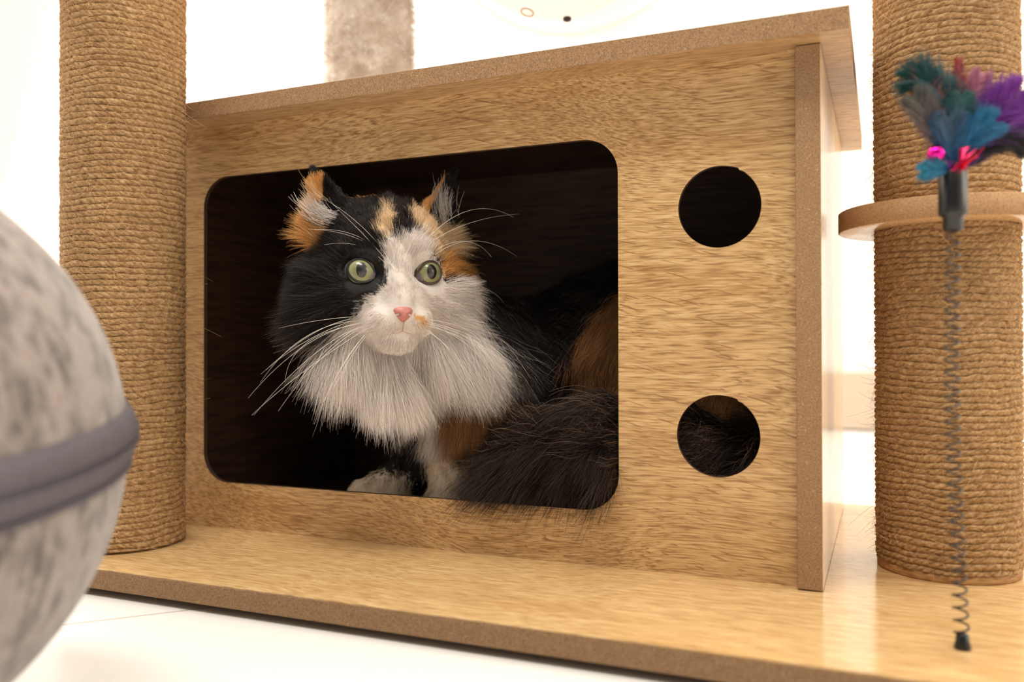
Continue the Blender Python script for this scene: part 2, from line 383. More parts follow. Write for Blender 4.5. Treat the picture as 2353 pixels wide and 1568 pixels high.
w = NT('clear_acrylic'); w.set(Base_Color=(.91, .83, .805, 1), Roughness=.03, IOR=1.42); w.p.inputs['Transmission Weight'].default_value = 1; m_acr = w.m
BC = (-.240, .244, .654); BR = .178
bowl = empty('acrylic_bowl', (BC[0], BC[1], BC[2]-BR), 'clear acrylic dome bowl of a cat perch hanging above the roof', 'perch bowl')
prof = [(BR*math.sin(t), BR-BR*math.cos(t)) for t in np.linspace(0, PI/2, 60)]
ri = BR-.004; prof += [(BR+.001, BR), (BR+.001, BR+.004), (ri, BR+.004)]+[(ri*math.sin(t), BR-ri*math.cos(t)) for t in np.linspace(PI/2, 0, 60)]
revolve('bowl_shell', prof, 128, m_acr, bowl)
m_dk = plain('dark_metal', (.05, .045, .06, 1), .35, Metallic=.6).m
def onbowl(th, ph, rr): return Vector((rr*math.sin(th)*math.cos(ph), rr*math.sin(th)*math.sin(ph), BR-rr*math.cos(th)))
for nm, th, ph, rad, mt in (('bolt', .20, math.radians(-76), .0042, m_dk), ):
    o = revolve(nm, [(0, -.001), (rad, -.001), (rad, .0012), (rad*.6, .0022), (0, .0024)], 32, mt, bowl)
    p = onbowl(th, ph, BR); o.location = p; o.rotation_euler = (p-Vector((0, 0, BR))).to_track_quat('Z', 'Y').to_euler()
V, F = tube([(.0062*math.cos(q), .0062*math.sin(q), 0) for q in np.linspace(0, 2*PI, 40)], .0008, 8)
o = tubes_mesh('air_hole_rim', [(V, F)], plain('frosted_rim', srgb(190, 170, 155), .5).m, bowl)
p = onbowl(.33, math.radians(-118), BR); o.location = p; o.rotation_euler = (p-Vector((0, 0, BR))).to_track_quat('Z', 'Y').to_euler()

# ------------------------------------------------------------------ grey felt pod
w = NT('grey_felt'); c = w.coords()
n1 = w.noise(w.mapping(c, (1.2, 1.2, .40)), 150, 4, .6); n2 = w.noise(w.mapping(c, (1, 1, .6), loc=(5, 5, 5)), 80, 3); n3 = w.noise(c, 500, 3, .7)
col = w.ramp(w.math('ADD', w.math('MULTIPLY', n1, .55), w.math('MULTIPLY', n2, .45)), [(.38, srgb(72, 65, 61)), (.46, srgb(112, 102, 97)), (.55, srgb(146, 135, 129)), (.66, srgb(130, 112, 106))])
col = w.mix(w.ramp(n3, [(.35, G(.3)), (.6, G(0))]), col, srgb(118, 108, 104))
w.l(col, w.p.inputs['Base Color']); w.set(Roughness=.95); w.bump(n3, .5, .0008); w.p.inputs['Sheen Weight'].default_value = .3; m_felt = w.m
w = NT('slate_zip_tape'); n3 = w.noise(w.coords(), 900, 2); w.l(w.ramp(n3, [(.3, srgb(66, 61, 68)), (.7, srgb(92, 86, 92))]), w.p.inputs['Base Color']); w.set(Roughness=.7); m_zip = w.m
m_zipd = plain('dark_zip_coil', srgb(58, 54, 62), .5).m
pr = .1322
pod = empty('felt_cat_pod', (-.3591, -.3893, FZ), 'round mottled grey felt cat pod on the floor, zipped around its middle', 'cat pod')
tilt = Matrix.Rotation(math.radians(-7.0), 4, Vector((1, 0, 0)) ) 
podc = (0, 0, .1121-FZ)
def podpart(name, prof, mat, n=160):
    o = revolve(name, prof, n, mat, pod); o.location = podc
    o.rotation_euler = (POD_TX, POD_TY, 0); return o
POD_TX, POD_TY = math.radians(6.0), math.radians(3.0)
def arc(a0, a1, r, n=60): return [(r*math.cos(math.radians(q)), r*math.sin(math.radians(q))) for q in np.linspace(a0, a1, n)]
podpart('felt_shell_upper', arc(90, 3.0, pr)+arc(3.0, 90, pr-.006), m_felt)['label'] = 'upper felt half'
podpart('felt_shell_lower', arc(-90, -3.0, pr)+arc(-3.0, -90, pr-.006), m_felt)['label'] = 'lower felt half'
podpart('zip_tape', [(pr-.003, .0125), (pr+.0005, .0125), (pr+.0030, .0085), (pr+.0052, .0020), (pr+.0046, .0012), (pr-.001, .0010), (pr-.001, -.0010), (pr+.0046, -.0012), (pr+.0050, -.0022), (pr+.0026, -.0080), (pr-.0005, -.0115), (pr-.003, -.0115)], m_zip)
podpart('zip_coil', [(pr+.0035, .0012), (pr+.0046, .0006), (pr+.0046, -.0006), (pr+.0035, -.0012)], m_zipd)
# floor contact: small flat ring so the pod rests
podpart('stitch_piping', [(pr-.002, -.0115), (pr+.0012, -.0118), (pr+.0014, -.0135), (pr-.002, -.0142)], m_zip)

# ------------------------------------------------------------------ feather spring toy on the platform
m_blk = plain('black_plastic', (.010, .010, .011, 1), .26).m
TX = Vector((math.cos(YAW), math.sin(YAW), 0)); TY = Vector((-math.sin(YAW), math.cos(YAW), 0))
toy = empty('feather_spring_toy', (.0892, -.0889, 0), 'black coiled spring toy topped with a black cap, pink bell and bright feathers', 'cat toy')
def tl(x, z, y=0): return TX*(x/1000)+TY*(y/1000)+Vector((0, 0, z/1000))
def toy_axis(h):     # the spring leans a little (mm) as it rises
    return -4.9*math.sin(min(h/150, 1)*PI/2)+1.2*max(0, (h-120)/95)
pts = []
for i in range(33*18+1):
    a = i/18*2*PI; h = 5.5+i/(33*18)*211
    rr = 3.6*(1-.10*h/220)
    p = tl(toy_axis(h)+rr*math.cos(a), h, rr*math.sin(a)); pts.append(p)
V, F = tube(pts, .00058, 7); tubes_mesh('spring', [(V, F)], m_blk, toy)
revolve('spring_clamp', [(0, 0), (.0040, 0), (.0042, .0012), (.0034, .0040), (.0030, .0075), (.0012, .0085), (0, .0085)], 24, m_blk, toy)
cp = revolve('cap', [(0, 0), (.0042, 0), (.0049, .0008), (.0050, .0072), (.0066, .0080), (.0070, .0095), (.0069, .0300), (.0062, .0312), (.0050, .0312), (.0048, .0290), (0, .0285)], 48, m_blk, toy)
cp.location = tl(toy_axis(216), 215.5)
TOP = 245.5; CX = toy_axis(216)
m_bell = plain('pink_bell_metal', srgb(226, 30, 150), .16, Metallic=1.0).m
bm = bmesh.new(); bmesh.ops.create_uvsphere(bm, u_segments=40, v_segments=24, radius=.0043)
for v in bm.verts:                      # slot of a jingle bell
    if abs(v.co.x) < .0006 and v.co.z < .001: v.co *= .82
    if abs(v.co.z) < .00035: v.co.x *= 1.05; v.co.y *= 1.05
for f in bm.faces: f.smooth = True
me = bpy.data.meshes.new('jingle_bell'); bm.to_mesh(me); bm.free()
be = link('jingle_bell', me, toy, m_bell); be.location = tl(CX-10.5, TOP+9, -4); be['label'] = 'shiny pink bell'
def ribbon(name, path, wdt, mat, tw=1.0, ph=0.0):
    n = 40; t = np.linspace(0, 1, n); K = np.array(path, float); kk = np.linspace(0, 1, len(K))
    P = np.stack([np.interp(t, kk, K[:, j]) for j in range(3)], -1)
    for _ in range(6): P[1:-1] = (P[:-2]+P[1:-1]*2+P[2:])/4
    rows = []
    for i in range(n):
        a = ph+tw*2*PI*t[i]; s = wdt/2*(1-.3*t[i])
        for q in (-1, -.33, .33, 1):
            o = (P[i][0]+q*s*math.cos(a), P[i][1]+.4*q*s*math.sin(a*1.3), P[i][2]+q*s*math.sin(a)+.6*math.sin(q*3+t[i]*14))
            rows.append(tl(CX+o[0], TOP+o[1], o[2]))
    me = npmesh(name, rows, grid_faces(n, 4)); o = link(name, me, toy, mat)
    md = o.modifiers.new('thick', 'SOLIDIFY'); md.thickness = .00025
    return o
m_mag = plain('magenta_foil', srgb(226, 36, 96), .22, Metallic=.6).m; m_pur = plain('violet_foil', srgb(92, 26, 130), .25, Metallic=.5).m
m_redf = plain('red_foil', srgb(228, 46, 70), .2, Metallic=.6).m
for path, wd, mt, tw, ph in (
    ([(0, -1, -4), (2, 6, -6), (8, 12, -4), (12, 15, -1)], 6.5, m_mag, .5, .2), ([(0, -1, -4), (4, 5, -6), (10, 8, -5), (13, 12, -3)], 5, m_redf, .7, 1.0),
    ([(1, -1, -2), (8, 5, -2), (13, 11, 0), (17, 16, 2)], 6, m_pur, .6, .3), ([(-1, -1, -4), (-4, 5, -5), (-8, 7, -4)], 4, m_pur, .6, 2.0),
    ([(-1, 0, -5), (0, 6, -7), (3, 12, -6)], 6, m_mag, .4, .1), ([(3, 0, 0), (12, 7, 3), (22, 10, 6)], 3, m_pur, .8, .6)):
    ribbon('foil_ribbon', path, wd, mt, tw, ph)
w = NT('feather_barb'); at = w.n('ShaderNodeAttribute'); at.attribute_name = 'tint'
w.l(at.outputs['Color'], w.p.inputs['Base Color']); w.set(Roughness=.5); m_barb = w.m
def feather(path, wd, c0, c1, dens=700, y0=0):
    K = np.array(path, float); kk = np.linspace(0, 1, len(K)); t = np.linspace(0, 1, 60)
    P = np.stack([np.interp(t, kk, K[:, j]) for j in range(3)], -1)
    for _ in range(40): P[1:-1] = (P[:-2]+P[1:-1]*2+P[2:])/4
    W = np.array([tl(CX+p[0], TOP+p[1], p[2]) for p in P])
    V, F = tube(W, np.linspace(.00035, .0001, 60), 6)
    rc = np.array(srgb(*c0)[:3])*.8
    q = tubes_mesh('feather', [(V, F)], plain('feather_quill', (*rc, 1), .5).m, toy)
    T = np.gradient(W, axis=0); T /= np.linalg.norm(T, axis=1)[:, None]
    n = dens; s = rng.random(n)**.8*.93+.05; idx = (s*59).astype(int)
    side = np.where(rng.random(n) < .5, -1., 1.)[:, None]
    view = np.array(TY); sd = np.cross(T[idx], view); sd /= np.linalg.norm(sd, axis=1)[:, None]
    env = np.sin(PI*np.clip(s*.86+.10, 0, 1))**.6
    L = wd/1000*env*rng.uniform(.75, 1.15, n)
    d = sd*side*.75+T[idx]*.75+view*rng.normal(0, .22, (n, 1))+rng.normal(0, .10, (n, 3)); k = 6; tt = np.linspace(0, 1, k)
    curl = T[idx]*.55+np.array([0, 0, -.12])+rng.normal(0, .12, (n, 3))
    pts = W[idx][:, None]+L[:, None, None]*(d[:, None]*tt[None, :, None]+curl[:, None]*(tt**2)[None, :, None]*.6)
    a, b = np.array(srgb(*c0)[:3]), np.array(srgb(*c1)[:3])
    m = np.clip(s+rng.normal(0, .08, n), 0, 1)[:, None, None]; col = (a*(1-m)+b*m)*.78*rng.uniform(.7, 1.25, (n, 1, 1))*np.ones((1, k, 1))
    hair_object('barbs', pts, np.linspace(.00022, .00009, k)[None]*np.ones((n, 1)), m_barb, q, col)['kind'] = 'stuff'
for f_ in (
    ([(0, 3, 3), (3, 22, 4), (0, 40, 5), (-12, 52, 6), (-20, 50, 6)], 13, (24, 104, 128), (28, 84, 74), 1500),
    ([(-2, 4, 4), (-6, 26, 6), (-10, 44, 7), (-14, 60, 8)], 10, (150, 118, 118), (186, 70, 58), 800),
    ([(-1, 4, 1), (-7, 20, 0), (-15, 34, 0), (-20, 40, 0)], 10, (150, 126, 128), (84, 96, 86), 800),
    ([(2, 4, 3), (6, 28, 4), (7, 46, 5), (6, 62, 5)], 5, (120, 88, 100), (176, 44, 44), 600),
    ([(3, 4, 4), (10, 28, 6), (16, 44, 7), (20, 54, 8)], 9, (190, 104, 140), (196, 120, 150), 800),
    ([(3, 5, 2), (12, 18, 3), (24, 32, 4), (40, 46, 6)], 15, (104, 30, 150), (140, 40, 170), 1800),
    ([(3, 5, 3), (16, 16, 4), (30, 26, 6), (44, 31, 8)], 12, (110, 40, 156), (128, 60, 160), 1400),
    ([(3, 4, 0), (14, 13, 0), (28, 18, 1), (42, 12, 2)], 8, (24, 20, 28), (30, 26, 34), 1300),
    ([(0, 4, -2), (4, 13, -3), (12, 22, -4), (20, 26, -4)], 10, (12, 104, 156), (24, 128, 176), 1300),
    ([(-1, 4, -2), (-3, 16, -3), (-4, 28, -3)], 10, (16, 100, 152), (96, 116, 136), 1200),
    ([(2, 8, -1), (4, 24, -2), (4, 40, -2)], 9, (20, 108, 140), (52, 104, 96), 900),
    ([(-2, 2, -3), (-9, 2, -5), (-19, 0, -5)], 6, (20, 112, 160), (60, 160, 190), 700),
    ([(4, 3, 2), (10, 8, 3), (16, 12, 4)], 6, (60, 24, 90), (30, 20, 40), 500)):
    feather(*f_)
# ------------------------------------------------------------------ calico cat
HP = np.array([-.3046, -.0134, .2128]); HA = math.radians(46.8)
EF = np.array([math.sin(HA), -math.cos(HA), 0]); ER = np.array([math.cos(HA), math.sin(HA), 0]); EU = np.array([0, 0, 1.])
HB = np.stack([ER, EF, EU])                       # rows: right, forward, up
def hl(p): return HP+(np.asarray(p, float)/1000)@HB            # head mm -> world
def to_hl(P): return ((np.asarray(P)-HP)@HB.T)*1000            # world -> head mm
GS = .0018; B0 = np.array([-.425, -.085, .001]); B1 = np.array([.0, .275, .312])
N3 = np.ceil((B1-B0)/GS).astype(int)+1
GX, GY, GZ = [B0[i]+np.arange(N3[i])*GS for i in range(3)]
D = np.full(N3, .05, np.float32)
def region(lo, hi):
    a = np.clip(np.floor((np.array(lo)-B0)/GS).astype(int), 0, N3-1); b = np.clip(np.ceil((np.array(hi)-B0)/GS).astype(int)+1, 1, N3)
    sl = tuple(slice(a[i], b[i]) for i in range(3))
    P = np.stack(np.meshgrid(GX[sl[0]], GY[sl[1]], GZ[sl[2]], indexing='ij'), -1)
    return sl, P
def smin(a, b, k):
    h = np.maximum(k-np.abs(a-b), 0)/k
    return np.minimum(a, b)-h*h*k*.25
def add(lo, hi, fn, k, cut=False):
    lo = np.array(lo)-2*k-.004; hi = np.array(hi)+2*k+.004
    sl, P = region(lo, hi); d = fn(P)
    D[sl] = -smin(-D[sl], d, k) if cut else smin(D[sl], d, k)
def ell(c, r, k=.012, basis=None, cut=False):
    c = np.array(c, float); r = np.array(r, float); R = r.max()
    def fn(P):
        q = P-c
        if basis is not None: q = q@basis.T
        k0 = np.linalg.norm(q/r, axis=-1); k1 = np.linalg.norm(q/(r*r), axis=-1)+1e-9
        return (k0*(k0-1)/k1).astype(np.float32)
    add(c-R, c+R, fn, k, cut)
def hell(c, r, k=8, cut=False): ell(hl(c), np.array(r)/1000, k/1000, HB, cut)
def cap(a, b, ra, rb, k=.015):
    a = np.array(a, float); b = np.array(b, float); ab = b-a; L2 = ab@ab; R = max(ra, rb)
    def fn(P):
        q = P-a; h = np.clip(q@ab/L2, 0, 1); return (np.linalg.norm(q-h[..., None]*ab, axis=-1)-(ra+(rb-ra)*h)).astype(np.float32)
    add(np.minimum(a, b)-R, np.maximum(a, b)+R, fn, k)
def hcap(a, b, ra, rb, k=6): cap(hl(a), hl(b), ra/1000, rb/1000, k/1000)
# trunk
cap((-.245, .105, .130), (-.155, .155, .150), .060, .074, .02)
cap((-.155, .155, .150), (-.080, .165, .125), .074, .076, .02)
ell((-.270, .080, .125), (.052, .052, .066), .02)
cap(hl((0, -26, -8)), (-.268, .070, .150), .044, .048, .02)
ell((-.100, .098, .085), (.062, .044, .064), .015)                # haunch
cap((-.075, .085, .022), (-.150, .070, .018), .018, .015, .01)    # hind foot
# front legs and paws
cap((-.262, .075, .100), (-.272, .052, .060), .028, .020, .012); cap((-.272, .052, .060), (-.276, .040, .024), .020, .0175, .012)
ell((-.284, .034, .018), (.017, .020, .0130), .008)
cap((-.300, .075, .100), (-.312, .058, .058), .027, .021, .012); cap((-.312, .060, .058), (-.333, .044, .036), .021, .0175, .010)
ell((-.345, .034, .028), (.021, .019, .019), .010)
for dx, dy in ((-.018, .001), (-.012, -.010), (-.002, -.015), (.008, -.014)): ell((-.345+dx, .034+dy, .022), (.0078, .0085, .0085), .004)
for dx in (-.012, -.004, .005, .013): ell((-.284+dx, .0205, .0135), (.0062, .0095, .0085), .004)
# tail core, curling in front of the haunch
TP = np.array([(-.030, .140, .060), (-.026, .090, .062), (-.034, .050, .070), (-.078, .034, .082), (-.130, .030, .088), (-.178, .031, .083), (-.215, .034, .072)])
TR = [.020, .018, .017, .016, .015, .012, .008]
for i in range(6): cap(TP[i], TP[i+1], TR[i], TR[i+1], .006)
# head
hell((0, -8, 20), (47, 48, 41), 10)
for s in (-1, 1):
    hell((s*33, 4, -17), (29, 31, 28), 16)
    hell((s*19, 29, 13), (16, 12, 9), 9)
    hell((s*10.8, 40, -37), (14.5, 14.5, 11.5), 7)
    hell((s*22, 25, -17), (17, 15, 15), 9)
    hell((s*11, 35, -19), (9, 9, 11), 8)
hell((0, 18, 20), (30, 24, 20), 10)
hcap((0, 34, 8), (0, 49, -23), 11.5, 8.5, 7)
hell((0, 51, -32), (8.5, 6.3, 6.5), 5)
hell((0, 35, -51), (14, 12, 8.5), 7)
hell((0, 5, -40), (33, 30, 22), 14)
def ear(base, tip, nrm, hw, th=2.3, cup=.011):
    base = np.array(base, float); tip = np.array(tip, float); a = tip-base; L = np.linalg.norm(a); a /= L
    n = np.array(nrm, float); n -= a*(n@a); n /= np.linalg.norm(n); wv = np.cross(n, a)
    def fn(P):
        q = to_hl(P)-base; s = q@a; x = q@wv; y = q@n
        t = np.clip(s/L, 0, 1); wd = hw*(1-t**1.25)**.85+1.6
        yc = y-cup*x*x*(1-.5*t)+2.5*t
        d = np.maximum(np.maximum(np.abs(yc)-th*(1.15-.35*t), np.abs(x)-wd), np.maximum(s-L, -s-14))
        return (d/1000).astype(np.float32)
    lo = np.minimum(hl(base), hl(tip))-.032; hi = np.maximum(hl(base), hl(tip))+.032
    add(lo, hi, fn, .003)
EARS = [((-36, 2, 36), (-56, 0, 79), (-.62, .78, .10), 19), ((38, 0, 36), (61, -2, 86), (.45, .88, .10), 17)]
for e in EARS: ear(*e)
# eye sockets
EYES = [np.array([-24.8, 29.0, -1.6]), np.array([24.8, 29.0, -1.2])]; ER_ = 12.2
EAX = [np.array([-.22, .97, .06]), np.array([.20, .975, .06])]
EAX = [a/np.linalg.norm(a) for a in EAX]
for e, ax in zip(EYES, EAX):
    hell(e+ax*6.5, (9.2, 11, 8.8), 1.5, True)
def surface_nets(D):
    ins = D < 0
    c8 = [(0, 0, 0), (1, 0, 0), (0, 1, 0), (1, 1, 0), (0, 0, 1), (1, 0, 1), (0, 1, 1), (1, 1, 1)]
    n = np.array(D.shape)-1; sm = np.zeros(n, np.int8)
    for c_ in c8: sm += ins[c_[0]:c_[0]+n[0], c_[1]:c_[1]+n[1], c_[2]:c_[2]+n[2]]
    act = (sm > 0) & (sm < 8); idx = np.full(n, -1, np.int64); ijk = np.argwhere(act); idx[act] = np.arange(len(ijk))
    acc = np.zeros((len(ijk), 3)); cnt = np.zeros(len(ijk))
    ed = [(a, b) for a in range(8) for b in range(a+1, 8) if sum(abs(c8[a][q]-c8[b][q]) for q in range(3)) == 1]
    for a, b in ed:
        A = np.array(c8[a]); B = np.array(c8[b]); pa = ijk+A; pb = ijk+B
        da = D[pa[:, 0], pa[:, 1], pa[:, 2]]; db = D[pb[:, 0], pb[:, 1], pb[:, 2]]
        m = (da < 0) != (db < 0); t = np.where(m, da/(da-db+1e-12), 0)
        acc += np.where(m[:, None], A+(B-A)*t[:, None], 0); cnt += m
    V = B0+(ijk+acc/cnt[:, None])*GS; F = []
    for ax in range(3):
        o1, o2 = [(1, 2), (2, 0), (0, 1)][ax]
        s0 = [slice(1, -1)]*3; s0[ax] = slice(0, -1); s1 = list(s0); s1[ax] = slice(1, None)
        a = ins[tuple(s0)]; b = ins[tuple(s1)]; ch = np.argwhere(a != b)
        off = np.array([1, 1, 1]); off[ax] = 0; p = ch+off; fl = a[ch[:, 0], ch[:, 1], ch[:, 2]]
        e1 = np.zeros(3, int); e1[o1] = 1; e2 = np.zeros(3, int); e2[o2] = 1
        g = lambda q: idx[q[:, 0], q[:, 1], q[:, 2]]
        q = np.stack([g(p-e1-e2), g(p-e2), g(p), g(p-e1)], -1); q[~fl] = q[~fl][:, ::-1]; F.append(q)
    F = np.concatenate(F); F = F[(F >= 0).all(1)]
    return V, F
CV, CF = surface_nets(D)
for _ in range(3):                                  # light smoothing
    acc = np.zeros_like(CV); cnt = np.zeros(len(CV))
    for a, b in ((0, 1), (1, 2), (2, 3), (3, 0)):
        np.add.at(acc, CF[:, a], CV[CF[:, b]]); np.add.at(cnt, CF[:, a], 1); np.add.at(acc, CF[:, b], CV[CF[:, a]]); np.add.at(cnt, CF[:, b], 1)
    CV = CV+.5*(acc/np.maximum(cnt, 1)[:, None]-CV)
cat_me = npmesh('cat', CV, CF)

# ---- coat colours
cBLK = np.array(srgb(24, 19, 18)[:3])*.8; cWHT = np.array(srgb(244, 234, 226)[:3]); cORG = np.array(srgb(226, 168, 100)[:3])
cCRM = np.array(srgb(234, 202, 160)[:3]); cDBR = np.array(srgb(34, 24, 18)[:3])*.8; cRUST = np.array(srgb(170, 120, 74)[:3]); cLEG = np.array(srgb(255, 236, 212)[:3]); cPNK = np.array(srgb(226, 176, 160)[:3])
def inpoly(x, y, poly):
    poly = np.array(poly, float); r = np.zeros(x.shape, bool); j = len(poly)-1
    for i in range(len(poly)):
        xi, yi = poly[i]; xj, yj = poly[j]
        m = ((yi > y) != (yj > y)) & (x < (xj-xi)*(y-yi)/(yj-yi+1e-12)+xi); r ^= m; j = i
    return r
POLY = {}
POLY = {
    'white': [(-8.6, 26.8), (-7.5, 23.9), (2.7, 21.7), (8.7, 27.7), (20.2, 28.9), (25.3, 22.6), (28.2, 16.0), (25.9, 10.0), (38.5, 8.4), (37.9, -6.2), (46.3, -7.0), (68.5, -3.8), (71.7, -14.1), (65.0, -23.1), (68.9, -34.8), (82.7, -46.5), (84.3, -74.5), (-65.5, -79.3), (-62.3, -66.5), (-54.4, -56.9), (-46.3, -48.9), (-36.4, -43.1), (-33.5, -36.9), (-27.8, -32.9), (-24.7, -24.8), (-15.0, -17.0), (-9.7, -11.1), (-9.1, -4.6), (-11.0, 6.3), (-8.8, 15.7)],
    'orange': [(13.7, 36.9), (12.6, 44.6), (22.8, 54.3), (27.4, 50.1), (39.9, 44.7), (52.4, 37.7), (65.6, 24.9), (71.5, 12.3), (71.5, -3.7), (53.0, -5.0), (39.4, -1.9), (39.7, 10.1), (28.0, 13.0), (24.5, 23.2), (19.0, 28.7)],
    'orange_eye': [(38.8, 14.1), (54.9, 16.8), (69.7, 12.2), (70.7, -3.8), (55.8, -6.1), (39.6, -2.6)],
    'cream_spot': [(-6.8, 47.6), (-0.1, 47.2), (-0.7, 35.6), (-2.9, 27.0), (-11.0, 22.8), (-16.0, 27.7), (-11.5, 35.2)],
    'cheek_black': [(66.7, -3.5), (75.2, -6.8), (82.7, -14.3), (85.8, -26.6), (72.5, -35.8), (64.9, -24.5)],
    'cheek_orange': [(71.5, 12.3), (79.4, 16.0), (94.1, 6.1), (109.4, -18.7), (86.2, -26.6), (82.7, -14.3), (75.2, -6.8), (69.6, -1.7)],
    'nose_mark': [(7.7, -32.6), (18.0, -34.2), (17.0, -38.4), (8.5, -36.6)],
}
def face_color(P, jit=1.0):
    """coat colour by place on the body (P world); jitter softens the borders of the patches"""
    n = len(P); q = to_hl(P)+rng.normal(0, jit, (n, 3)); x, f, u = q.T
    col = np.tile(cBLK, (n, 1))
    front = f > -18
    def put(name, c, cond=None):
        if name not in POLY: return
        m = inpoly(x, u, POLY[name]) & front
        if cond is not None: m &= cond
        col[m] = c
    # throat, chest and ruff
    chest = (u < -44) & (x > -58) & (P[:, 2] > .045) & (P[:, 0]+.456*(P[:, 1]-.06) < -.250)
    col[chest] = cWHT
    put('white', cWHT); put('cream_spot', cCRM); put('orange', cCRM); put('orange_eye', cORG)
    put('cheek_black', cBLK); put('cheek_orange', cRUST); put('nose_mark', cORG)
    m = (x < -38) & (x > -75) & (u > 12) & (u < 34) & (f < 8); col[m] = cORG
    # ears
    e = to_hl(P)
    m = (e[:, 0] < -46) & (e[:, 2] > 36) & (e[:, 2] < 72); col[m] = cORG
    m = (e[:, 0] > 30) & (e[:, 2] > 46) & (e[:, 0] < 30+(e[:, 2]-40)*.55); col[m] = cORG
    m = (np.abs(x+12) < 21) & (u > 57.5) & (f < 2) & (u < 70); col[m] = cORG  # crown strip: rim light on the fur put into the coat as orange
    return col
def body_color(P, jit=.002):
    n = len(P); p = P+rng.normal(0, jit, (n, 3)); x, y, z = p.T
    col = np.tile(cBLK, (n, 1))
    cl = x+.456*(y-.06); col[(cl+rng.normal(0, .008, n) > -.285) & (cl+rng.normal(0, .006, n) < -.236) & (y < .12) & (z+rng.normal(0, .007, n) > .084) & (z < .150+(cl+.285)*.35)] = cRUST*.72
    m = inpoly(x, z, [(-.142, .205), (-.10, .215), (-.05, .20), (-.04, .10), (-.135, .112), (-.184, .142), (-.165, .175)]) & (y < .13); col[m] = cRUST*.9
    col[((cl < -.285) | ((cl < -.255) & (z > .150))) & (x > -.40) & (y < .115) & (z > .092) & (z < .19)] = cWHT
    col[(cl < -.275) & (cl > -.292) & (z < 0)] = cBLK
    col[(cl < -.346) & (cl > -.364) & (y < .115) & (z > .06) & (z < .160)] = cBLK
    # front legs
    col[(cl > -.312) & (cl < -.258) & (z < .084) & (y < .07)] = cLEG
    col[(x <= -.296) & (z < .105) & (y < .10)] = cBLK
    col[(x+rng.normal(0, .003, n) < -.311) & (z+rng.normal(0, .003, n) < .051) & (y < .07)] = cLEG
    return col
def tail_par(P):
    best = np.full(len(P), 1e9); T = np.zeros((len(P), 3)); C = np.zeros((len(P), 3)); S_ = np.zeros(len(P))
    for i in range(6):
        a, b = TP[i], TP[i+1]; ab = b-a; h = np.clip((P-a)@ab/(ab@ab), 0, 1); c_ = a+h[:, None]*ab; d = np.linalg.norm(P-c_, axis=1)-(TR[i]+(TR[i+1]-TR[i])*h)
        m = d < best; best[m] = d[m]; T[m] = ab/np.linalg.norm(ab); C[m] = c_[m]; S_[m] = (i+h[m])/6
    return best, T, C, S_
def zones(P):
    """0 head, 1 ruff, 2 body, 3 leg, 4 tail"""
    e = to_hl(P); zn = np.full(len(P), 2)
    dh = np.linalg.norm(e/np.array([68, 84, 68]), axis=1)
    td, *_ = tail_par(P)
    zn[(P[:, 2] < .085) & (P[:, 0] < -.235) & (P[:, 1] < .09)] = 3
    zn[(P[:, 0]+.456*(P[:, 1]-.06) < -.236) & (P[:, 1] < .125) & (P[:, 2] >= .085) & (e[:, 2] < -30)] = 1
    zn[((dh < 1.0) & (e[:, 2] > -64)) | ((e[:, 2] > 30) & (np.abs(e[:, 0]) < 80) & (np.abs(e[:, 1]) < 34))] = 0
    zn[(zn == 0) & (e[:, 2] < -44) & (e[:, 1] < 24)] = 1
    zn[(td < .004) & (P[:, 1] < .105) & (P[:, 0] > -.240)] = 4
    return zn
def coat(P, jit=1.0):
    zn = zones(P); c_ = body_color(P); m = zn == 0; c_[m] = face_color(P[m], jit)
    m = (zn == 1) & (to_hl(P)[:, 2] > -66); c_[m] = face_color(P[m], jit)
    m = zn == 4; c_[m] = cDBR
    if jit > .5: m = (c_.max(1) < .02) & (rng.random(len(P)) < .12); c_[m] = np.array(srgb(84, 74, 70)[:3])  # some black hairs coloured grey, the fur's sheen put into the tint
    return c_
w = NT('cat_skin_coat'); at = w.n('ShaderNodeAttribute'); at.attribute_name = 'tint'
w.l(at.outputs['Color'], w.p.inputs['Base Color']); w.set(Roughness=.75); m_skin = w.m
cat_me.materials.append(m_skin)
vc = cat_me.color_attributes.new('tint', 'FLOAT_COLOR', 'POINT'); cc = np.ones((len(CV), 4), np.float32); cc[:, :3] = coat(CV, .3)*.8; vc.data.foreach_set('color', cc.ravel())
cat = bpy.data.objects.new('cat', cat_me); COL.objects.link(cat)
tag(cat, 'long-haired calico cat in black, white and orange looking out of the box house opening', 'cat')

# ---- fur
w = NT('cat_fur'); at = w.n('ShaderNodeAttribute'); at.attribute_name = 'tint'
w.l(at.outputs['Color'], w.p.inputs['Base Color']); w.set(Roughness=.45); w.p.inputs['Specular IOR Level'].default_value = .22
m_fur = w.m
tri = np.concatenate([CF[:, [0, 1, 2]], CF[:, [0, 2, 3]]]); ta, tb, tc = CV[tri[:, 0]], CV[tri[:, 1]], CV[tri[:, 2]]
cr = np.cross(tb-ta, tc-ta); AR = np.linalg.norm(cr, axis=1)*.5; NR = cr/(2*AR[:, None]+1e-12)
VN = np.zeros_like(CV)
for j in range(3): np.add.at(VN, tri[:, j], cr)
VN /= np.linalg.norm(VN, axis=1)[:, None]+1e-12
CEN = (ta+tb+tc)/3; ZN = zones(CEN); CAMP = np.array([.0521, -.5893, .1559])
toc = CAMP-CEN; toc /= np.linalg.norm(toc, axis=1)[:, None]; FACING = (NR*toc).sum(1)
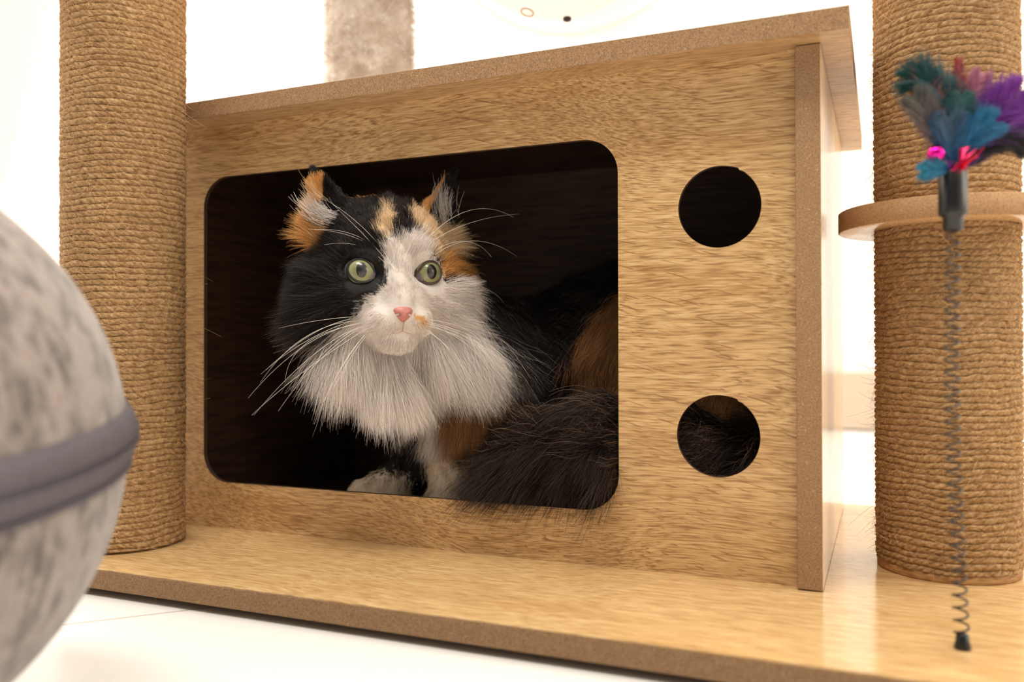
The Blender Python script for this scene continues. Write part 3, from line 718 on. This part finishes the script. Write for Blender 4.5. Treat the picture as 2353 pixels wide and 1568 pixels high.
def sample(mask, count, facing=-.35):
    wgt = AR*mask*np.where(FACING > facing, 1, .12); wgt = wgt/wgt.sum()
    i = rng.choice(len(AR), count, p=wgt); a = rng.random((count, 2)); s = np.sqrt(a[:, :1]); b = a[:, 1:]
    w0, w1, w2 = 1-s, s*(1-b), s*b
    P = ta[i]*w0+tb[i]*w1+tc[i]*w2; N = VN[tri[i, 0]]*w0+VN[tri[i, 1]]*w1+VN[tri[i, 2]]*w2
    return P, N/np.linalg.norm(N, axis=1)[:, None]
def n3(P, sc, seed):
    """smooth vector noise over space"""
    a = P/sc; o = []
    for j in range(3):
        o.append(vnoise(a[:, 0]+a[:, 2]*.37+50, a[:, 2]+a[:, 1]*.73+50, seed+j)+vnoise(a[:, 1]+a[:, 0]*.51+90, a[:, 2]-a[:, 0]*.29+90, seed+7+j)-1)
    return np.stack(o, -1)
def unit(v): return v/(np.linalg.norm(v, axis=-1, keepdims=True)+1e-9)
IN = (-.4963+.002, -.1194-.002, .0393+.0015, .3052-.0015)
def through(pts):
    """hairs pass the front panel only through its opening"""
    n, k, _ = pts.shape
    for j in range(k):
        p = pts[:, j]; out = (p[:, 0] < IN[0]) | (p[:, 0] > IN[1]) | (p[:, 2] < IN[2]) | (p[:, 2] > IN[3])
        prev = pts[:, j-1, 1] if j else p[:, 1]
        infront = prev < .006
        m = out & ~infront & (p[:, 1] < .0070); pts[m, j, 1] = .0070+rng.random(m.sum())*.001
        m = out & infront & (p[:, 1] > -.0008); pts[m, j, 1] = -.0008-rng.random(m.sum())*.001
    pts[..., 2] = np.clip(pts[..., 2], .0047, .3460); inside = pts[..., 1] > .004
    pts[..., 0] = np.where(inside, np.clip(pts[..., 0], -.532, -.0004), pts[..., 0]); pts[..., 1] = np.minimum(pts[..., 1], .2895)
    return pts
def grow(name, P, N, flow, L, lift, k, rad, colr, wave=0., grav=0., clump=.25, csc=.006, seed=1, tipc=None, stray=.12, hug=0.0, var=.15):
    n = len(P); t = np.linspace(0, 1, k)
    fl = unit(flow-N*(flow*N).sum(1, keepdims=True)*(1-hug)); cl = n3(P, csc, seed)*clump
    d = unit(fl+N*lift[:, None]+cl+rng.normal(0, stray, (n, 3)))
    bend = -N*lift[:, None]*.55+np.array([0, 0, -grav])+cl*.4
    L = L*rng.uniform(.6, 1.1, n)*(1+.45*n3(P, csc*1.3, seed+50)[:, 0])
    pts = P[:, None]-N[:, None]*.0006+L[:, None, None]*(d[:, None]*t[None, :, None]+bend[:, None]*(t**2)[None, :, None])
    if wave:
        ph = rng.random((n, 1))*6.28; fq = rng.uniform(8, 15, (n, 1)); s1 = unit(np.cross(d, rng.normal(0, 1, (n, 3))))
        pts += s1[:, None]*(np.sin(ph+fq*t[None])*wave*t[None]**.7)[..., None]
    pts = through(pts)
    col = colr[:, None]*np.exp(rng.normal(0, var, (n, 1, 1)))*np.ones((1, k, 1))
    if tipc is not None: col = col*(1-t[None, :, None]**2*.6)+tipc*t[None, :, None]**2*.6
    rr = rad*np.array([1, 1, .95, .85, .7, .55, .45, .35])[np.linspace(0, 7, k).astype(int)][None]*rng.uniform(.7, 1.25, (n, 1))
    o = hair_object(name, pts, rr, m_fur, cat, col); o['kind'] = 'stuff'
    return o
QD = 1.0
# head
def head_flow(P, N):
    e = to_hl(P); nose = np.array([0, 50, -27.]); d = unit(e-nose)
    fl = d.copy(); back = np.clip((40-e[:, 1])/60, 0, 1)
    fl[:, 1] -= .5*back; fl[:, 2] -= .5*back*np.clip((10-e[:, 2])/30, 0, 1)
    for ey in EYES:
        v = e-ey; dist = np.linalg.norm(v[:, [0, 2]], axis=1); wgt = np.exp(-((dist-9)/7)**2)*(e[:, 1] > 10)*1.6
        vv = v.copy(); vv[:, 1] = 0; fl += unit(vv)*wgt[:, None]
    return unit(fl)@HB, e
hm = ZN == 0
eo = np.zeros(len(CEN), bool); ce = to_hl(CEN)
for ey in EYES: eo |= (np.linalg.norm((ce-ey)[:, [0, 2]]/np.array([10.4, 9.8]), axis=1) < 1) & (ce[:, 1] > 20)
nz = (np.abs(ce[:, 0]) < 7.6*np.clip((ce[:, 2]+44)/12, .3, 1)) & (ce[:, 1] > 47) & (ce[:, 2] < -26.5) & (ce[:, 2] > -40)
hm &= ~eo & ~nz
P, N = sample(hm, int(190000*QD), -.2); fl, e = head_flow(P, N)
dn = np.linalg.norm(e-np.array([0, 52, -31]), axis=1)
L = np.clip(.0028+.00015*dn, .0030, .012)
side = np.clip((np.abs(e[:, 0])-34)/18, 0, 1)*np.clip((38-e[:, 2])/20, 0, 1); L += side*.022
low = np.clip((-22-e[:, 2])/16, 0, 1)*np.clip((34-e[:, 1])/16, 0, 1); L += low*.018
isear = (e[:, 2] > 50)&(np.abs(e[:, 0]) > 30)
L[isear] = .0065; de = np.minimum(*[np.linalg.norm((e-ey)[:, [0, 2]], axis=1) for ey in EYES]); L = np.where((de < 15) & (e[:, 1] > 15), np.minimum(L, .0035), L)
fl[isear] = unit(fl[isear]*.35+np.array([0, 0, 1.])*.9)
grow('head_fur', P, N, fl, L, np.where(dn < 30, .20, .30)+side*.30, 6, .000068, coat(P, 1.6), grav=.14, clump=.34, seed=3, var=.20)
# ruff and chest
def ruff_flow(P):
    e = to_hl(P); o = unit(np.stack([np.where(e[:, 0] < 0, e[:, 0]*.55, e[:, 0]*.15), np.full(len(P), 14.), np.full(len(P), -46.)], -1))
    return o@HB
P, N = sample(ZN == 1, int(115000*QD), -.3); fl = ruff_flow(P)
top = np.clip((to_hl(P)[:, 2]+110)/60, 0, 1)
colr = coat(P, 3.0)
grow('ruff_fur', P, N, fl, .026+.024*top, np.full(len(P), .36)*rng.uniform(.5, 1.4, len(P)), 10, .000058, colr, wave=.0014, grav=.24, clump=.62, csc=.012, seed=11, hug=.5, stray=.17)
# trunk
P, N = sample(ZN == 2, int(50000*QD), -.1)
fl = np.where(P[:, :1] > -.19, np.array([[-.45, -.1, -.85]]), np.array([[.8, .0, -.55]]))
grow('body_fur', P, N, fl, np.full(len(P), .026), np.full(len(P), .5), 7, .00012, coat(P), wave=.0006, grav=.15, clump=.5, csc=.012, seed=21)
# legs
P, N = sample(ZN == 3, int(36000*QD), -.3); fl = np.tile(np.array([-.15, -.15, -1.]), (len(P), 1))
grow('leg_fur', P, N, fl, np.full(len(P), .0085), np.full(len(P), .32), 6, .000075, coat(P), grav=.05, clump=.55, csc=.005, seed=31, var=.22)
# tail plume
P, N = sample(ZN == 4, int(42000*QD), -.5); _, T, C_, s_ = tail_par(P)
fl = unit(T*.9+N*.8)
grow('tail_fur', P, N, fl, .048+.022*rng.random(len(P)), np.full(len(P), .95), 14, .00010, coat(P)*np.where(rng.random((len(P), 1)) < .04, 4.0, 1.0), wave=.0013, grav=.20, clump=.60, csc=.012, seed=41, tipc=np.array(srgb(50, 36, 27)[:3]), hug=.3)
P, N = sample(ZN == 4, 2600, -.1); _, T, C_, s_ = tail_par(P)
grow('tail_fur', P, N, unit(T*.9+N*.8), .046+.026*rng.random(len(P)), np.full(len(P), 1.0), 24, .00016, np.tile(np.array(srgb(112, 90, 70)[:3]), (len(P), 1)), wave=.0022, grav=.12, clump=.60, csc=.012, seed=41, hug=.3)['label'] = 'lighter wavy guard hairs'

m_ = (ZN == 4) & (CEN[:, 2] < .092) & (CEN[:, 1] < .036) & (CEN[:, 0] < -.120) & (CEN[:, 0] > -.236)
P, N = sample(m_, 6000, -.5); _, T, C_, s_ = tail_par(P)
grow('tail_fur', P, N, np.tile(np.array([-.38, -.72, -.42]), (len(P), 1)), .040+.022*rng.random(len(P)), np.full(len(P), .1), 14, .00011, coat(P)*1.1, wave=.0012, grav=.18, clump=.45, csc=.010, seed=71, tipc=np.array(srgb(58, 42, 31)[:3]), hug=1.0)['label'] = 'tail fringe over the opening edge'

# ---- eyes
w = NT('cat_eye'); c = w.coords(); sep = w.n('ShaderNodeSeparateXYZ'); w.l(c, sep.inputs[0]); X, Y, Zc = sep.outputs
rad = w.math('SQRT', w.math('ADD', w.math('POWER', X, 2), w.math('POWER', Y, 2)))
pup = w.math('SQRT', w.math('ADD', w.math('POWER', w.math('MULTIPLY', X, 1/.0040), 2), w.math('POWER', w.math('MULTIPLY', Y, 1/.0058), 2)))
nz_ = w.noise(w.mapping(c, (1, 1, .2)), 700, 4, .7)
ir = w.ramp(w.math('ADD', w.math('MULTIPLY', rad, 64), w.math('MULTIPLY', nz_, .48)), [(.38, srgb(110, 112, 72)), (.60, srgb(140, 142, 98)), (.86, srgb(160, 160, 118)), (1.0, srgb(112, 112, 80))])
lim = w.ramp(w.math('MULTIPLY', rad, 1000/12), [(.81, G(0)), (.85, G(1))])
col = w.mix(lim, ir, srgb(34, 30, 26))
scl = w.ramp(w.math('MULTIPLY', rad, 1000/12), [(.88, G(0)), (.91, G(1))])
col = w.mix(scl, col, srgb(96, 90, 90))
col = w.mix(w.ramp(pup, [(.95, G(1)), (1.04, G(0))]), col, (.012, .012, .013, 1))
w.l(col, w.p.inputs['Base Color']); w.set(Roughness=.25); w.p.inputs['Coat Weight'].default_value = 1; w.p.inputs['Coat Roughness'].default_value = .02; w.p.inputs['Coat IOR'].default_value = 1.3
m_eye = w.m
m_lidb = plain('black_eyelid', (.012, .010, .010, 1), .35).m; m_lidp = plain('dark_rimmed_eyelid', srgb(70, 48, 42), .4).m
m_haw = plain('grey_third_eyelid', srgb(112, 104, 108), .35).m
GAZE = [np.array([-.16, .98, .09]), np.array([.12, .985, .09])]
for s, e, ax, gz, ml in zip((-1, 1), EYES, EAX, GAZE, (m_lidb, m_lidp)):
    bm = bmesh.new(); bmesh.ops.create_uvsphere(bm, u_segments=64, v_segments=40, radius=ER_/1000)
    for v in bm.verts:                                # corneal bulge
        q = math.hypot(v.co.x, v.co.y)
        if v.co.z > 0 and q < .0085: v.co.z += .0011*(1-(q/.0085)**2)
    for f_ in bm.faces: f_.smooth = True
    me = bpy.data.meshes.new('eye'); bm.to_mesh(me); bm.free(); o = link('eye', me, cat, m_eye)
    z_ = unit(gz@HB); y_ = unit(np.array([0, 0, 1.])-z_*z_[2]); x_ = np.cross(y_, z_)
    Mx = Matrix((x_, y_, z_)).transposed().to_4x4(); Mx.translation = Vector(hl(e)); o.matrix_world = Mx
    # lid ring on the eyeball: rounded almond, inner corner drawn down towards the nose
    axl = ax; xl = unit(np.cross(axl, np.array([0, 0, 1.]))); yl = np.cross(xl, axl)      # xl points to image right
    ring = []
    for q in np.linspace(0, 2*PI, 90, endpoint=False):
        cx, cy = math.cos(q), math.sin(q); a_ = 9.2*cx; b_ = (8.5 if cy > 0 else 8.3)*cy
        inner = max(0, cx*(-s))**6; a_ += -s*2.3*inner; b_ -= 2.6*inner
        b_ += s*cx*1.0                                # outer corner a little higher
        h = math.sqrt(max((ER_+.35)**2-a_*a_-b_*b_, .1)); ring.append(e+xl*a_+yl*b_+axl*h)
    ring.append(ring[0]); W = np.array([hl(p) for p in ring]); V, F = tube(W, .0009, 8)
    tubes_mesh('eyelid', [(V, F)], ml, cat)
    # third eyelid in the inner corner
    haw = []
    for a0 in np.linspace(-.36, .36, 12):
        for r0 in np.linspace(8.3, 11.0, 6):
            q = math.radians(180 if s > 0 else 0)+s*math.radians(24)+a0*1.0
            a_, b_ = r0*math.cos(q), r0*math.sin(q); h = math.sqrt(max((ER_+.15)**2-a_*a_-b_*b_, .2)); haw.append(hl(e+xl*a_+yl*b_+axl*h))
    me = npmesh('third_eyelid', haw, grid_faces(12, 6)); o = link('third_eyelid', me, cat, m_haw); md = o.modifiers.new('t', 'SOLIDIFY'); md.thickness = .0004
# ---- nose and mouth
w = NT('pink_nose'); n1 = w.noise(w.coords(), 1500, 2); w.l(w.ramp(n1, [(.3, srgb(186, 112, 106)), (.7, srgb(214, 142, 132))]), w.p.inputs['Base Color']); w.set(Roughness=.4); w.bump(n1, .3, .0003); m_nose = w.m
bm = bmesh.new(); bmesh.ops.create_uvsphere(bm, u_segments=48, v_segments=32, radius=1)
for v in bm.verts:
    x, y, z = v.co
    wdt = 7.8*(.42+.58*min(1, max(0, (z+1)/1.3)))            # narrow below
    X_ = x*wdt; F_ = (-y)*5.2*(1-.22*abs(x)**2); U_ = z*6.0+(.9*abs(x)**2 if z > 0 else 0)
    for sx in (-1, 1):                                        # nostrils
        dd = math.hypot((X_-sx*4.0)/2.0, (U_+.6)/1.25)
        if y < 0 and dd < 1: F_ -= 2.4*(1-dd*dd)
    v.co = Vector(hl((X_, 54.6+F_, -32.6+U_)))
for f_ in bm.faces: f_.smooth = True
me = bpy.data.meshes.new('nose'); bm.to_mesh(me); bm.free(); o = link('nose', me, cat, m_nose); o['label'] = 'pink nose'
m_mouth = plain('mouth_line', srgb(196, 154, 142), .6).m
pa = [tube([hl(p) for p in [(0, 57.0, -38), (0, 55.6, -41.5), (0, 53.4, -45)]], .0005, 6)]
for s in (-1, 1): pa.append(tube([hl(p) for p in [(0, 53.6, -45), (s*4, 53.4, -46.6), (s*7, 51.8, -46.8)]], .00030, 6))
tubes_mesh('mouth', pa, m_mouth, cat)
# ---- whiskers
m_wh = plain('whisker_white', srgb(246, 238, 228), .35).m
WH = []
WH = [
    [(-25.1, 39.1, -38.7), (-67.9, 44.0, -44.7), (-105.3, 38.0, -91.3)],
    [(-24.8, 31.4, -41.1), (-62.3, 46.0, -53.9), (-102.0, 42.0, -103.0)],
    [(-27.2, 30.6, -37.2), (-70.9, 44.0, -39.3), (-97.5, 40.0, -80.9)],
    [(-23.0, 34.8, -43.7), (-71.6, 48.0, -72.0), (-104.4, 50.0, -102.4)],
    [(-25.9, 30.6, -39.5), (-79.9, 44.0, -47.8), (-79.8, 34.0, -81.4)],
    [(-21.4, 33.5, -45.9), (-47.9, 50.0, -72.2), (-61.7, 46.0, -110.2)],
    [(-21.5, 39.0, -45.0), (-45.3, 52.0, -66.1), (-58.9, 52.0, -102.3)],
    [(-29.4, 30.3, -35.4), (-61.5, 42.0, -40.1), (-92.3, 32.0, -72.1)],
    [(-24.3, 32.2, -41.7), (-59.3, 46.0, -60.0), (-86.1, 46.0, -100.3)],
    [(-24.4, 40.4, -40.7), (-50.5, 48.0, -49.3), (-77.5, 44.0, -87.1)],
    [(-30.4, 30.7, -34.1), (-61.5, 42.0, -37.0), (-83.7, 30.0, -43.0)],
    [(-28.4, 30.2, -36.3), (-67.9, 44.0, -47.8), (-96.4, 36.0, -75.0)],
    [(-20.4, 34.4, -46.8), (-38.7, 50.0, -63.1), (-49.9, 48.0, -89.1)],
    [(16.7, 52.8, -38.7), (91.6, 52.0, -54.0), (63.8, 54.0, -106.1)],
    [(18.1, 51.3, -40.6), (77.2, 52.0, -54.0), (79.9, 52.0, -91.9)],
    [(19.5, 51.3, -38.0), (78.0, 50.0, -50.6), (92.7, 46.0, -77.4)],
    [(16.0, 51.8, -41.9), (51.7, 54.0, -63.7), (62.8, 54.0, -117.5)],
    [(18.8, 51.3, -39.6), (70.0, 52.0, -54.0), (78.9, 56.0, -106.5)],
    [(20.9, 50.1, -36.4), (53.3, 50.0, -39.3), (78.6, 40.0, -57.3)],
    [(15.5, 51.3, -42.8), (40.7, 56.0, -57.2), (54.4, 56.0, -83.1)],
    [(-4.8, 48.0, -0.3), (-17.2, 40.0, 31.6), (-59.2, 30.0, 55.1)],
    [(-6.0, 46.3, 2.3), (-22.0, 40.0, 23.5), (-46.0, 34.0, 46.5)],
    [(-7.7, 44.4, 6.2), (-26.3, 38.0, 31.4), (-58.3, 28.0, 28.4)],
    [(-8.5, 43.9, 4.7), (-23.1, 38.0, 28.4), (-63.0, 30.0, 28.3)],
    [(-9.6, 43.0, 4.4), (-26.3, 38.0, 23.5), (-51.9, 32.0, 17.3)],
    [(-6.3, 45.2, 6.2), (-14.6, 40.0, 19.1), (-30.2, 34.0, 31.7)],
    [(24.9, 37.8, 21.1), (57.4, 30.0, 43.7), (102.4, 30.0, 49.1)],
    [(21.0, 39.5, 22.1), (60.3, 32.0, 63.8), (98.7, 28.0, 46.4)],
    [(30.2, 37.3, 13.2), (65.4, 28.0, 37.7), (105.2, 20.0, 16.3)],
    [(28.1, 38.5, 15.3), (61.8, 28.0, 35.8), (84.1, 18.0, 15.0)],
]
def bez(K, n=24):
    K = np.array(K, float); t = np.linspace(0, 1, n)[:, None]
    if len(K) == 3: return (1-t)**2*K[0]+2*t*(1-t)*K[1]+t*t*K[2]
    return (1-t)**3*K[0]+3*t*(1-t)**2*K[1]+3*t*t*(1-t)*K[2]+t**3*K[3]
for K in WH:
    P_ = np.array([hl(p) for p in bez(K)]); V, F = tube(P_, np.linspace(.00016, .00004, len(P_)), 6)
    o = tubes_mesh('whisker', [(V, F)], m_wh, cat)
# ---- long hairs inside the ears
def tuft(name, c, spread, n, d0, d1, Lm, col, k=12):
    P = hl(np.array(c)+rng.normal(0, 1, (n, 3))*np.array(spread)); t = np.linspace(0, 1, k)
    a = unit(np.array(d0)+rng.normal(0, .16, (n, 3)))@HB; b = unit(np.array(d1)+rng.normal(0, .22, (n, 3)))@HB
    L = rng.uniform(.6, 1.1, n)*Lm/1000
    pts = P[:, None]+L[:, None, None]*(a[:, None]*(t-t*t*.5)[None, :, None]+b[:, None]*(t*t*.6)[None, :, None])
    o = hair_object(name, pts, np.linspace(.00012, .00005, k)[None]*np.ones((n, 1)), m_fur, cat, np.array(col)[None, None]*rng.uniform(.5, 1.05, (n, 1, 1))*np.ones((1, k, 1)))
    o['kind'] = 'stuff'; o['label'] = 'pale ear tufts'
tuft('ear_tuft', (-44, 8, 42), (5, 2, 3.0), 170, (-1, .35, -.15), (-.6, .0, 1), 24, cWHT)
tuft('ear_tuft', (-52, 6, 48), (3, 2, 7.0), 110, (-.9, .4, .4), (-.5, .0, 1), 14, cCRM)
tuft('ear_tuft', (49, 5, 48), (4, 2, 6.0), 150, (-.5, .5, .75), (.2, .0, 1), 20, cWHT*.75)
